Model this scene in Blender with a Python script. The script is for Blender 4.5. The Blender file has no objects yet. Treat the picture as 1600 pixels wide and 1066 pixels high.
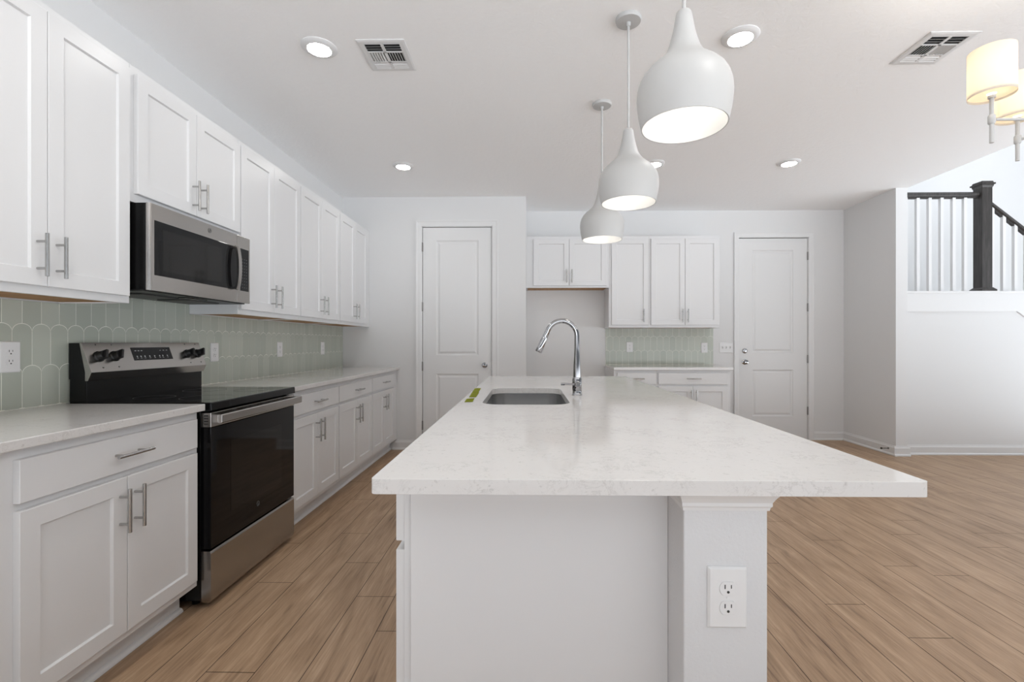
import bpy, bmesh, math, random
from mathutils import Vector, Matrix
random.seed(7)
PI = math.pi
SC = bpy.context.scene
COL = SC.collection

# ------------------------------------------------------------------ camera
cd = bpy.data.cameras.new('camera')
cd.sensor_width = 36.0
cd.lens = 741.0 / 1600 * 36.0
cd.shift_x = -11.66 / 1600
cd.shift_y = 2.5 / 1600
cd.clip_start = 0.02
cam = bpy.data.objects.new('camera', cd)
cam.location = (0, 0, 1.185)
cam.rotation_euler = (PI / 2, 0, 0.018)
COL.objects.link(cam)
SC.camera = cam

# ------------------------------------------------------------------ world, light, exposure
# invented world light enters through walls left out behind the camera and at right
SC.view_settings.view_transform = 'Standard'
SC.view_settings.look = 'None'
SC.view_settings.gamma = 1.0
SC.view_settings.use_curve_mapping = False
SC.view_settings.exposure = 0.1
SC.cycles.use_denoising = True
SC.cycles.max_bounces = 12
SC.cycles.diffuse_bounces = 8
SC.cycles.glossy_bounces = 6
SC.cycles.sample_clamp_indirect = 8.0

SKY_L, BAND_L, LOW_FILL_L = 0.95, 0.25, 3.75
wd = bpy.data.worlds.new('world')
wd.use_nodes = True
_nt = wd.node_tree
_geo = _nt.nodes.new('ShaderNodeTexCoord')
_sep = _nt.nodes.new('ShaderNodeSeparateXYZ')
_rmp = _nt.nodes.new('ShaderNodeMapRange')
_wcr = _nt.nodes.new('ShaderNodeValToRGB')
_nt.links.new(_geo.outputs['Generated'], _sep.inputs[0])
_nt.links.new(_sep.outputs['Z'], _rmp.inputs['Value'])
_rmp.inputs['From Min'].default_value = -1.0
_rmp.inputs['From Max'].default_value = 1.0
_nt.links.new(_rmp.outputs[0], _wcr.inputs['Fac'])
_we = _wcr.color_ramp.elements
while len(_we) < 4:
    _we.new(.5)
# added glow from below to lift the ceiling, dim horizon band, brighter sky overhead
for _e, (_p, _v, _c) in zip(_we, ((.48, LOW_FILL_L, (.93, .985, 1.045)), (.52, BAND_L, (.93, .985, 1.045)), (.68, BAND_L, (.93, .985, 1.045)), (.76, SKY_L, (.95, .98, 1.02)))):
    _e.position = _p
    _e.color = (_c[0] * _v, _c[1] * _v, _c[2] * _v, 1)
_nt.links.new(_wcr.outputs[0], _nt.nodes['Background'].inputs[0])
_nt.nodes['Background'].inputs[1].default_value = 1.0
SC.world = wd


NEAR_W = 8.0        # two unseen lamps added to brighten the near cabinets
for _x, _y in ((-1.141, .84), (1.12, .80)):
    _l = bpy.data.lights.new('near_fill', 'AREA')
    _l.shape = 'DISK'
    _l.size = .134
    _l.energy = NEAR_W
    _l.color = (1, .965, .90)
    _lo = bpy.data.objects.new('near_fill', _l)
    _lo.location = (_x, _y, 2.782)
    COL.objects.link(_lo)
LENS_E = 65.0       # downlight lens
BULB_E = 30.0       # pendant bulb
SHADE_W = 3.2       # chandelier bulb watts

# ------------------------------------------------------------------ materials
MATS = {}


def mat(name, color=(.8, .8, .8), rough=.5, metal=0.0, spec=.5, emit=None, estr=0.0, coat=0.0):
    if name in MATS:
        return MATS[name]
    m = bpy.data.materials.new(name)
    m.use_nodes = True
    b = m.node_tree.nodes['Principled BSDF']
    b.inputs['Base Color'].default_value = (*color, 1)
    b.inputs['Roughness'].default_value = rough
    b.inputs['Metallic'].default_value = metal
    b.inputs['Specular IOR Level'].default_value = spec
    if coat:
        b.inputs['Coat Weight'].default_value = coat
        b.inputs['Coat Roughness'].default_value = 0.05
    if emit:
        b.inputs['Emission Color'].default_value = (*emit, 1)
        b.inputs['Emission Strength'].default_value = estr
    MATS[name] = m
    return m


def N(m, t, **kw):
    n = m.node_tree.nodes.new(t)
    for k, v in kw.items():
        setattr(n, k, v)
    return n


def L(m, a, b):
    m.node_tree.links.new(a, b)


def bsdf(m):
    return m.node_tree.nodes['Principled BSDF']


def coords(m, scale=(1, 1, 1), kind='Object'):
    tc = N(m, 'ShaderNodeTexCoord')
    mp = N(m, 'ShaderNodeMapping')
    mp.inputs['Scale'].default_value = scale
    L(m, tc.outputs[kind], mp.inputs['Vector'])
    return mp.outputs['Vector']


def noise(m, vec, scale, detail=2, rough=.5, dist=0.0):
    n = N(m, 'ShaderNodeTexNoise')
    n.inputs['Scale'].default_value = scale
    n.inputs['Detail'].default_value = detail
    n.inputs['Roughness'].default_value = rough
    n.inputs['Distortion'].default_value = dist
    L(m, vec, n.inputs['Vector'])
    return n.outputs['Fac']


def ramp(m, fac, stops):
    r = N(m, 'ShaderNodeValToRGB')
    e = r.color_ramp.elements
    while len(e) < len(stops):
        e.new(0.5)
    for i, (p, c) in enumerate(stops):
        e[i].position = p
        e[i].color = (*c, 1) if len(c) == 3 else c
    L(m, fac, r.inputs['Fac'])
    return r.outputs['Color']


def bump(m, fac, strength, dist=.002):
    b = N(m, 'ShaderNodeBump')
    b.inputs['Strength'].default_value = strength
    b.inputs['Distance'].default_value = dist
    L(m, fac, b.inputs['Height'])
    L(m, b.outputs['Normal'], bsdf(m).inputs['Normal'])


M_WALL = mat('wall_paint', (.70, .70, .70), .6, spec=.3)
bump(M_WALL, noise(M_WALL, coords(M_WALL), 190, 3, .6), .12, .002)
M_PONY = mat('column_paint', (.655, .657, .665), .6, spec=.3)
bump(M_PONY, noise(M_PONY, coords(M_PONY), 130, 4, .65), .35, .003)
M_CEIL = mat('ceiling_paint', (.94, .942, .945), .75, spec=.2)
_v = coords(M_CEIL)
_c = ramp(M_CEIL, noise(M_CEIL, _v, 26, 5, .62, .6), [(.42, (0, 0, 0)), (.56, (1, 1, 1))])
bump(M_CEIL, _c, .22, .004)
M_TRIM = mat('trim_paint', (.72, .72, .72), .35)
M_CAB = mat('cabinet_paint', (.70, .70, .705), .32, spec=.45)
M_PLATE = mat('switch_plastic', (.74, .74, .74), .3)
M_SLOT = mat('slot_dark', (.02, .02, .02), .6)
M_GAP = mat('shadow_gap', (.25, .25, .25), .8)

# quartz
M_Q = mat('quartz', (.7, .69, .68), .09, spec=.5)
_v = coords(M_Q)
_vein = noise(M_Q, _v, 17, 8, .74, .9)
_mask = noise(M_Q, _v, 7, 4, .6)
_cv = ramp(M_Q, _vein, [(.480, (0, 0, 0)), (.5, (1, 1, 1)), (.520, (0, 0, 0))])
_mx = N(M_Q, 'ShaderNodeMath', operation='MULTIPLY')
L(M_Q, _cv, _mx.inputs[0])
L(M_Q, ramp(M_Q, _mask, [(.46, (0, 0, 0)), (.62, (1, 1, 1))]), _mx.inputs[1])
_fl = ramp(M_Q, noise(M_Q, _v, 62, 4, .75), [(.60, (0, 0, 0)), (.68, (1, 1, 1))])
_ad = N(M_Q, 'ShaderNodeMath', operation='MULTIPLY_ADD')
L(M_Q, _fl, _ad.inputs[0])
_ad.inputs[1].default_value = .8
L(M_Q, _mx.outputs[0], _ad.inputs[2])
_cl = N(M_Q, 'ShaderNodeMath', operation='MINIMUM')
L(M_Q, _ad.outputs[0], _cl.inputs[0])
_cl.inputs[1].default_value = 1.0
_mix = N(M_Q, 'ShaderNodeMixRGB')
L(M_Q, _cl.outputs[0], _mix.inputs['Fac'])
_mix.inputs['Color1'].default_value = (.66, .645, .632, 1)
_mix.inputs['Color2'].default_value = (.51, .495, .483, 1)
L(M_Q, _mix.outputs[0], bsdf(M_Q).inputs['Base Color'])

# wood plank floor: each plank carries its own random colour attribute
M_FLOOR = mat('plank_floor', (.3, .2, .12), .42, spec=.4)
_at = N(M_FLOOR, 'ShaderNodeAttribute')
_at.attribute_name = 'plank'
_sp = N(M_FLOOR, 'ShaderNodeSeparateColor')
L(M_FLOOR, _at.outputs['Color'], _sp.inputs[0])
_tc = N(M_FLOOR, 'ShaderNodeTexCoord')
_off = N(M_FLOOR, 'ShaderNodeVectorMath', operation='MULTIPLY_ADD')
L(M_FLOOR, _at.outputs['Color'], _off.inputs[0])
_off.inputs[1].default_value = (37, 53, 71)
L(M_FLOOR, _tc.outputs['Object'], _off.inputs[2])
_m1 = N(M_FLOOR, 'ShaderNodeMapping')
_m1.inputs['Scale'].default_value = (75, 2.6, 40)
L(M_FLOOR, _off.outputs[0], _m1.inputs['Vector'])
_m2 = N(M_FLOOR, 'ShaderNodeMapping')
_m2.inputs['Scale'].default_value = (9, 1.25, 9)
L(M_FLOOR, _off.outputs[0], _m2.inputs['Vector'])
_m3 = N(M_FLOOR, 'ShaderNodeMapping')
_m3.inputs['Scale'].default_value = (17, 3.6, 9)
L(M_FLOOR, _off.outputs[0], _m3.inputs['Vector'])
_g1 = noise(M_FLOOR, _m1.outputs[0], 1.6, 5, .62, .5)
_g2 = noise(M_FLOOR, _m2.outputs[0], 1.0, 4, .6, 1.6)
_g3 = noise(M_FLOOR, _m3.outputs[0], 1.0, 2, .5, .3)
_w = N(M_FLOOR, 'ShaderNodeMath', operation='MULTIPLY_ADD')
L(M_FLOOR, _g1, _w.inputs[0])
_w.inputs[1].default_value = .5
_w2 = N(M_FLOOR, 'ShaderNodeMath', operation='MULTIPLY')
L(M_FLOOR, _g2, _w2.inputs[0])
_w2.inputs[1].default_value = .5
L(M_FLOOR, _w2.outputs[0], _w.inputs[2])
_cw = ramp(M_FLOOR, _w.outputs[0], [(.30, (.135, .080, .046)), (.44, (.295, .192, .117)), (.56, (.37, .250, .158)), (.70, (.48, .342, .230))])
_kn = ramp(M_FLOOR, _g3, [(.20, (.50, .47, .45)), (.36, (1, 1, 1))])
_mm = N(M_FLOOR, 'ShaderNodeMixRGB', blend_type='MULTIPLY')
_mm.inputs['Fac'].default_value = .8
L(M_FLOOR, _cw, _mm.inputs['Color1'])
L(M_FLOOR, _kn, _mm.inputs['Color2'])
_tone = N(M_FLOOR, 'ShaderNodeMapRange')
L(M_FLOOR, _sp.outputs[0], _tone.inputs['Value'])
_tone.inputs['To Min'].default_value = .86
_tone.inputs['To Max'].default_value = 1.14
_hs = N(M_FLOOR, 'ShaderNodeHueSaturation')
L(M_FLOOR, _tone.outputs[0], _hs.inputs['Value'])
L(M_FLOOR, _mm.outputs[0], _hs.inputs['Color'])
L(M_FLOOR, _hs.outputs[0], bsdf(M_FLOOR).inputs['Base Color'])
bump(M_FLOOR, _g1, .15, .001)
M_SEAM = mat('floor_seam', (.07, .042, .025), .7)

# tile, with a tone attribute per tile
M_TILE = mat('sage_tile', (.36, .40, .34), .22)
_at = N(M_TILE, 'ShaderNodeAttribute')
_at.attribute_name = 'tone'
_mix = N(M_TILE, 'ShaderNodeMixRGB')
L(M_TILE, _at.outputs['Fac'], _mix.inputs['Fac'])
_mix.inputs['Color1'].default_value = (.425, .455, .395, 1)
_mix.inputs['Color2'].default_value = (.485, .515, .45, 1)
L(M_TILE, _mix.outputs[0], bsdf(M_TILE).inputs['Base Color'])
M_GROUT = mat('grout', (.78, .79, .72), .8)


def brushed(name, col, rough, sc):
    m = mat(name, col, rough, 1.0)
    n = noise(m, coords(m, sc), 1.0, 3, .6)
    r = N(m, 'ShaderNodeMapRange')
    L(m, n, r.inputs['Value'])
    r.inputs['To Min'].default_value = rough - .012
    r.inputs['To Max'].default_value = rough + .012
    L(m, r.outputs[0], bsdf(m).inputs['Roughness'])
    return m


M_SS = brushed('stainless', (.42, .40, .38), .22, (3, 160, 160))
M_SSV = mat('stainless_sink', (.60, .60, .60), .2, 1.0)
M_NICKEL = mat('brushed_nickel', (.47, .465, .455), .22, 1.0)
M_PULLD = M_NICKEL
M_CHROME = mat('chrome', (.42, .42, .43), .06, 1.0)
M_HINGE = mat('hinge_steel', (.30, .29, .28), .38, 1.0)
M_BGLASS = mat('black_glass', (.004, .004, .0045), .05, spec=.25)
M_BWIN = mat('oven_window', (.009, .0085, .008), .05, spec=.3)
M_BLACK = mat('black_enamel', (.006, .006, .006), .22, spec=.25)
M_BPLAST = mat('black_plastic', (.012, .012, .012), .35)
M_DGREY = mat('dark_grey', (.055, .055, .055), .45)
M_ICON = mat('icon_grey', (.45, .45, .45), .5)
M_BADGE = mat('badge_grey', (.20, .20, .20), .35, .6)
M_RAW = mat('raw_wood', (.42, .22, .085), .6)
_n = noise(M_RAW, coords(M_RAW, (30, 3, 30)), 1.5, 4, .6, .5)
L(M_RAW, ramp(M_RAW, _n, [(.3, (.33, .165, .06)), (.7, (.52, .29, .12))]), bsdf(M_RAW).inputs['Base Color'])
M_DWOOD = mat('dark_stained_wood', (.022, .019, .017), .4)
_n = noise(M_DWOOD, coords(M_DWOOD, (60, 60, 3.5)), 1.2, 5, .65, .6)
L(M_DWOOD, ramp(M_DWOOD, _n, [(.3, (.012, .010, .009)), (.72, (.060, .053, .049))]), bsdf(M_DWOOD).inputs['Base Color'])
M_TAPE = mat('green_tape', (.19, .21, .008), .8, spec=.15)
M_PEND = mat('pendant_white', (.50, .50, .495), .45)
M_BULB = mat('bulb_glow', (1, 1, 1), .5, emit=(1, .95, .88), estr=BULB_E)
M_LENS = mat('lens_glow', (1, 1, 1), .5, emit=(1, .98, .945), estr=LENS_E)

M_SHADE = bpy.data.materials.new('shade_fabric')
M_SHADE.use_nodes = True
_nt = M_SHADE.node_tree
_nt.nodes.clear()
_o = _nt.nodes.new('ShaderNodeOutputMaterial')
_mx = _nt.nodes.new('ShaderNodeMixShader')
_t = _nt.nodes.new('ShaderNodeBsdfTranslucent')
_d = _nt.nodes.new('ShaderNodeBsdfDiffuse')
_t.inputs[0].default_value = (.80, .73, .62, 1)
_d.inputs[0].default_value = (.80, .78, .74, 1)
_mx.inputs[0].default_value = .5
_nt.links.new(_d.outputs[0], _mx.inputs[1])
_nt.links.new(_t.outputs[0], _mx.inputs[2])
_nt.links.new(_mx.outputs[0], _o.inputs[0])


# ------------------------------------------------------------------ mesh helpers
class MB:
    def __init__(s):
        s.v, s.f = [], []

    def add(s, vs, fs):
        o = len(s.v)
        s.v += [tuple(v) for v in vs]
        s.f += [tuple(i + o for i in f) for f in fs]
        return s

    def box(s, x0, x1, y0, y1, z0, z1):
        x0, x1 = min(x0, x1), max(x0, x1)
        y0, y1 = min(y0, y1), max(y0, y1)
        z0, z1 = min(z0, z1), max(z0, z1)
        return s.add([(x0, y0, z0), (x1, y0, z0), (x1, y1, z0), (x0, y1, z0), (x0, y0, z1), (x1, y0, z1), (x1, y1, z1), (x0, y1, z1)],
                     [(0, 3, 2, 1), (4, 5, 6, 7), (0, 1, 5, 4), (1, 2, 6, 5), (2, 3, 7, 6), (3, 0, 4, 7)])

    def loft(s, rings, cap0=True, cap1=True, closed=True):
        n = len(rings[0])
        vs = [p for r in rings for p in r]
        fs = []
        for i in range(len(rings) - 1):
            for j in range(n if closed else n - 1):
                k = (j + 1) % n
                fs.append((i * n + j, i * n + k, (i + 1) * n + k, (i + 1) * n + j))
        if cap0:
            fs.append(tuple(range(n))[::-1])
        if cap1:
            fs.append(tuple((len(rings) - 1) * n + j for j in range(n)))
        return s.add(vs, fs)

    def lathe(s, prof, c=(0, 0, 0), n=32, cap0=True, cap1=True):
        rings = [[(c[0] + r * math.cos(2 * PI * j / n), c[1] + r * math.sin(2 * PI * j / n), c[2] + z) for j in range(n)] for r, z in prof]
        return s.loft(rings, cap0, cap1)

    def tube(s, pts, rad, n=14):
        pts = [Vector(p) for p in pts]
        if not isinstance(rad, (list, tuple)):
            rad = [rad] * len(pts)
        rings = []
        up = None
        for i, p in enumerate(pts):
            d = (pts[min(i + 1, len(pts) - 1)] - pts[max(i - 1, 0)]).normalized()
            if up is None:
                up = Vector((0, 0, 1)) if abs(d.z) < .9 else Vector((1, 0, 0))
            a = d.cross(up).normalized()
            b = a.cross(d).normalized()
            up = b
            rings.append([tuple(p + rad[i] * (math.cos(2 * PI * j / n) * a + math.sin(2 * PI * j / n) * b)) for j in range(n)])
        return s.loft(rings)

    def prism(s, poly, axis, a, b):
        """extrude a 2d polygon along an axis: x -> (y,z), y -> (x,z), z -> (x,y)"""
        def P(p, t):
            return (t, p[0], p[1]) if axis == 'x' else ((p[0], t, p[1]) if axis == 'y' else (p[0], p[1], t))
        return s.loft([[P(p, a) for p in poly], [P(p, b) for p in poly]])

    def mesh(s, name):
        me = bpy.data.meshes.new(name)
        me.from_pydata(s.v, [], s.f)
        bm = bmesh.new()
        bm.from_mesh(me)
        bmesh.ops.recalc_face_normals(bm, faces=bm.faces)
        bm.to_mesh(me)
        bm.free()
        return me


def put(name, mb, m, parent=None, loc=(0, 0, 0), rot=(0, 0, 0), bev=0, smooth=None, seg=2):
    me = mb.mesh(name) if isinstance(mb, MB) else mb
    if m is not None and not me.materials:
        me.materials.append(m)
    o = bpy.data.objects.new(name, me)
    COL.objects.link(o)
    if parent is not None:
        o.parent = parent
    o.location = loc
    o.rotation_euler = rot
    if smooth:
        for p in me.polygons:
            p.use_smooth = True
        me.set_sharp_from_angle(angle=math.radians(smooth))
    if bev:
        md = o.modifiers.new('bevel', 'BEVEL')
        md.width = bev
        md.segments = seg
        md.limit_method = 'ANGLE'
        md.angle_limit = math.radians(50)
    return o


def tag(o, label=None, cat=None, group=None, kind=None):
    if label:
        o['label'] = label
    if cat:
        o['category'] = cat
    if group:
        o['group'] = group
    if kind:
        o['kind'] = kind
    return o


def thing(name, label, cat, loc=(0, 0, 0), rz=0.0, group=None):
    o = bpy.data.objects.new(name, None)
    o.empty_display_size = .1
    COL.objects.link(o)
    o.location = loc
    o.rotation_euler = (0, 0, rz)
    return tag(o, label, cat, group)


def struct(name, mb, m, label, cat, bev=0):
    o = put(name, mb, m, bev=bev)
    return tag(o, label, cat, kind='structure')


def rrect(x0, x1, y0, y1, r, n=8):
    pts = []
    for cx, cy, a0 in ((x1 - r, y1 - r, 0), (x0 + r, y1 - r, PI / 2), (x0 + r, y0 + r, PI), (x1 - r, y0 + r, 1.5 * PI)):
        for i in range(n + 1):
            a = a0 + PI / 2 * i / n
            pts.append((cx + r * math.cos(a), cy + r * math.sin(a)))
    return pts


# ------------------------------------------------------------------ the room
XL, D1, D2, CZ = -2.065, 5.235, 5.84, 2.80
XS0, XS1 = 3.84, 3.958          # stub wall at the right
YR = -2.6

# floor: one mesh of planks running away from the camera, joints where the rows break
mb = MB()
W, PL, X0 = .179, 1.24, -.801
JN = {-2: 1.685, -3: 2.32, -1: 2.537, 0: 2.20, 1: 1.937, -4: 2.776, 14: 2.877, 12: 2.173, 11: 2.571, 17: 2.97, 15: 2.55, 13: 1.931}
vs, fs, cols = [], [], []
g = .0016
for k in range(-8, 45):
    xa, xb = X0 + k * W, X0 + (k + 1) * W
    xa, xb = max(xa, XL), min(xb, 5.8)
    if xb - xa < .01:
        continue
    j0 = JN.get(k, random.uniform(0, PL))
    y = j0 - PL * math.ceil((j0 - YR) / PL)
    while y < 6.0:
        ya, yb = max(y, YR), min(y + PL, 6.0)
        if yb - ya > .01:
            o = len(vs)
            vs += [(xa + g, ya + g, 0), (xb - g, ya + g, 0), (xb - g, yb - g, 0), (xa + g, yb - g, 0)]
            fs.append((o, o + 1, o + 2, o + 3))
            cols.append((random.random(), random.random(), random.random(), 1))
        y += PL
o = len(vs)
vs += [(XL - .1, YR, -.0012), (5.8, YR, -.0012), (5.8, 6.1, -.0012), (XL - .1, 6.1, -.0012),
       (XL - .1, YR, -.1), (5.8, YR, -.1), (5.8, 6.1, -.1), (XL - .1, 6.1, -.1)]
fs += [(o, o + 1, o + 2, o + 3), (o + 7, o + 6, o + 5, o + 4), (o, o + 4, o + 5, o + 1), (o + 1, o + 5, o + 6, o + 2), (o + 2, o + 6, o + 7, o + 3), (o + 3, o + 7, o + 4, o)]
me = bpy.data.meshes.new('floor')
me.from_pydata(vs, [], fs)
me.materials.append(M_FLOOR)
me.materials.append(M_SEAM)
npl = len(cols)
at = me.attributes.new('plank', 'FLOAT_COLOR', 'FACE')
for i in range(len(fs)):
    at.data[i].color = cols[i] if i < npl else (0, 0, 0, 1)
    me.polygons[i].material_index = 0 if i < npl else 1
tag(put('floor', me, None), 'brown oak plank floor running away from the camera', 'floor', kind='structure')

struct('ceiling', MB().box(XL - .12, XS1, YR, D2 + .12, CZ, CZ + .15), M_CEIL, 'white textured ceiling over the kitchen', 'ceiling')
struct('wall_left', MB().box(XL - .12, XL, YR, D1, 0, CZ), M_WALL, 'white wall behind the long run of cabinets', 'wall')

# pantry wall, an opening for the door
PX0, PX1, PZ = -1.176, -.397, 2.470
mb = MB()
mb.box(XL - .12, PX0, D1, D2, 0, CZ).box(PX1, -.022, D1, D2, 0, CZ).box(PX0, PX1, D1, D2, PZ, CZ).box(PX0, PX1, D2 - .1, D2, 0, PZ)  # last box, unseen behind the door, added so its gaps stay dark
struct('wall_pantry', mb, M_WALL, 'white wall around the pantry door', 'wall')
GX0, GX1 = 2.571, 3.415
mb = MB()
mb.box(-.022, GX0, D2, D2 + .12, 0, CZ).box(GX1, XS1, D2, D2 + .12, 0, CZ).box(GX0, GX1, D2, D2 + .12, PZ, CZ).box(GX0 - .1, GX1 + .1, D2 + .2, D2 + .3, 0, CZ).box(GX0 - .1, GX0, D2 + .12, D2 + .2, 0, CZ).box(GX1, GX1 + .1, D2 + .12, D2 + .2, 0, CZ)  # last three boxes are unseen backing, added to stop light leaking round the door
struct('wall_back', mb, M_WALL, 'white wall behind the far cabinets and far door', 'wall')
struct('wall_side', MB().box(XS0, XS1, 5.022, D2, 0, CZ), M_WALL, 'short white wall between the far door and the stairs', 'wall')
# stair knee wall: level, then falling to the right
YK = 5.09
prof = [(XS1, 0), (7.2, 0), (7.2, .20), (5.20, 1.706), (XS1, 1.706)]
struct('wall_stair', MB().prism(prof, 'y', YK, YK + .12), M_WALL, 'white half wall below the stair railing', 'wall')
struct('wall_stairwell', MB().box(XS1, 7.2, 6.15, 6.27, 0, 5.6), M_WALL, 'tall bright white wall behind the stair railing', 'wall')
struct('floor_landing', MB().box(XS1, 5.25, YK + .12, 6.15, 1.50, 1.64), M_WALL, 'stair landing behind the half wall', 'floor')  # out of view, slab included to block light


struct('ceiling_blocker', MB().box(XS0, 7.3, 2.4, 6.27, 5.3, 5.4), M_CEIL, 'unseen ceiling added to shade the stair hall', 'ceiling')  # added out of view to cut the light on the stairwell wall
struct('wall_blocker', MB().box(7.2, 7.32, 3.9, 6.27, 0, 5.3), M_WALL, 'unseen white wall added to block side light at the stair hall', 'wall')  # unseen blocker, added against the bright world beyond the open right side
struct('wall_upper', MB().box(XS0, XS1, 2.4, 6.15, CZ + .152, 5.3), M_WALL, 'wall above the kitchen ceiling edge in the stair hall', 'wall')


# baseboards: a small stepped profile swept along a wall face
def baseboard(name, p, q, nx, ny, label):
    prof = [(0, 0), (.022, 0), (.022, .012), (.016, .02), (.013, .024), (.013, .082), (.008, .092), (.006, .104), (0, .104)]
    r = [[(a[0] + nx * t, a[1] + ny * t, z) for t, z in prof] for a in (p, q)]
    struct(name, MB().loft(r), M_TRIM, label, 'baseboard')


baseboard('baseboard_pantry', (-1.5, D1), (-1.243, D1), 0, -1, 'white baseboard between the base cabinets and the pantry door')
baseboard('baseboard_corner', (-.316, D1), (-.022, D1), 0, -1, 'white baseboard right of the pantry door')
baseboard('baseboard_niche', (0, D2), (.94, D2), 0, -1, 'white baseboard at the back of the fridge niche')
baseboard('baseboard_back', (3.474, D2), (XS0, D2), 0, -1, 'white baseboard right of the far door')
baseboard('baseboard_side', (XS0, 5.022), (XS0, D2), -1, 0, 'white baseboard along the short side wall')
baseboard('baseboard_end', (XS0 - .022, 5.022), (XS1 + .022, 5.022), 0, -1, 'white baseboard on the end of the short wall')
baseboard('baseboard_stair', (XS1, YK), (7.2, YK), 0, -1, 'white baseboard under the stair half wall')

# trim of the half wall: cap and the line below it, both bending down the stairs
def bent(z0, z1, xb, y0, y1, dx=0.0):
    sl = (.20 - 1.706) / (7.2 - 5.20)
    zz = lambda z: z + sl * (7.2 - xb)
    return MB().prism([(XS1, z0), (xb, z0), (7.2, zz(z0)), (7.2, zz(z1)), (xb + dx, z1), (XS1, z1)], 'y', y0, y1)


mb = bent(1.706, 1.728, 5.205, YK - .030, YK + .150, .01)
struct('trim_1', mb, M_TRIM, 'thin white cap on the stair half wall', 'trim', .003)
struct('trim_2', bent(1.513, 1.706, 5.14, YK - .018, YK, .075), M_TRIM, 'flat white band under the cap of the stair half wall', 'trim')


# door casings
def casing(name, xa, xb, zt, wd, y, label):
    """three-sided stepped casing round an opening xa..xb, face plane y, projecting toward the camera"""
    mb = MB()
    prof = [(0, 0), (0, .011), (.012, .014), (.045, .016), (.055, .020), (wd, .020), (wd, 0)]
    rings = []
    for (x, z, dx, dz) in ((xa, 0, -1, 0), (xa, zt, -1, 1), (xb, zt, 1, 1), (xb, 0, 1, 0)):
        rings.append([(x + dx * t, y - p, z + dz * t) for t, p in prof])
    mb.loft(rings)
    # jamb lining of the opening
    mb.box(xa - .004, xa + .0045, y - .002, y + .075, 0, zt).box(xb - .0045, xb + .004, y - .002, y + .075, 0, zt).box(xa, xb, y - .002, y + .075, zt - .004, zt + .004)
    return struct(name, mb, M_TRIM, label, 'door casing')


casing('trim_3', PX0, PX1, PZ, .068, D1, 'white casing around the pantry door')
casing('trim_4', GX0, GX1, PZ, .058, D2, 'white casing around the far door with the deadbolt')


def panel_door(name, w, h, panels, loc, hinge_side, knob_x, knob_z, bolt_z, hinges, label):
    """moulded two-panel door; local x 0..w, z 0..h, front at y=0"""
    root = tag(thing(name, label, 'door', loc), kind='structure')
    xs = sorted({0, w, *[p[0] for p in panels], *[p[1] for p in panels]})
    zs = sorted({0, h, *[p[2] for p in panels], *[p[3] for p in panels]})
    mb = MB()
    for i in range(len(xs) - 1):
        for j in range(len(zs) - 1):
            r = (xs[i], xs[i + 1], zs[j], zs[j + 1])
            if any(p[0] <= r[0] and r[1] <= p[1] and p[2] <= r[2] and r[3] <= p[3] for p in panels):
                continue
            mb.add([(r[0], 0, r[2]), (r[1], 0, r[2]), (r[1], 0, r[3]), (r[0], 0, r[3])], [(0, 1, 2, 3)])
    for p in panels:
        rings = []
        for ins, d in ((0, 0), (.004, .006), (.014, .010), (.022, .010), (.040, .003)):
            rings.append([(p[0] + ins, d, p[2] + ins), (p[1] - ins, d, p[2] + ins), (p[1] - ins, d, p[3] - ins), (p[0] + ins, d, p[3] - ins)])
        mb.loft(rings, False, True)
    mb.add([(0, 0, 0), (w, 0, 0), (w, 0, h), (0, 0, h), (0, .035, 0), (w, .035, 0), (w, .035, h), (0, .035, h)],
           [(4, 7, 6, 5), (0, 4, 5, 1), (1, 5, 6, 2), (2, 6, 7, 3), (3, 7, 4, 0)])
    put('slab', mb, M_TRIM, root)
    kb = MB().lathe([(.032, 0), (.032, .004), (.012, .010), (.011, .026), (.020, .032), (.027, .042), (.027, .052), (.020, .060), (.0, .062)], n=24)
    put('knob', kb, M_CHROME if bolt_z else M_CHROME, root, (knob_x, 0, knob_z), (PI / 2, 0, 0), smooth=40)
    if bolt_z:
        d = MB().lathe([(.031, 0), (.031, .006), (.026, .011), (.017, .012), (.016, .016), (0, .016)], n=24)
        db = put('deadbolt', d, M_CHROME, root, (knob_x, 0, bolt_z), (PI / 2, 0, 0), smooth=40)
        put('thumb_turn', MB().box(-.006, .006, -.016, .016, .016, .028), M_CHROME, db, rot=(0, 0, -.7), bev=.002)
    hx = -.004 if hinge_side == 'left' else w + .004
    lx = 1 if hinge_side == 'left' else -1
    hm = MB()
    hm.tube([(hx, -.008, -.05), (hx, -.008, .05)], .008, 10)
    hm.box(hx, hx + lx * .008, -.002, .0005, -.048, .048)
    hme = hm.mesh('hinge')
    for z in hinges:
        put('hinge', hme, M_HINGE, root, (0, 0, z))
    put('latch_plate', MB().box(-.004, .001, .004, .028, -.03, .03) if hinge_side == 'right' else MB().box(w - .001, w + .004, .004, .028, -.03, .03), M_HINGE, root, (0, 0, knob_z))
    return root


panel_door('door_1', .761, 2.452, [(.150, .618, 1.037, 2.310), (.150, .618, .27, .830)], (-1.167, D1 + .010, .008), 'left', .687, .928, None,
           (.26, .915, 1.575, 2.236), 'white two-panel pantry door between the left cabinets and fridge niche')
panel_door('door_2', .828, 2.450, [(.165, .657, 1.055, 2.308), (.165, .657, .278, .845)], (2.579, D2 + .010, .008), 'right', .070, .940, 1.076,
           (.347, .977, 1.607, 2.234), 'white two-panel far door with silver deadbolt above its knob')

# ------------------------------------------------------------------ cabinets
CACHE = {}


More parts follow.
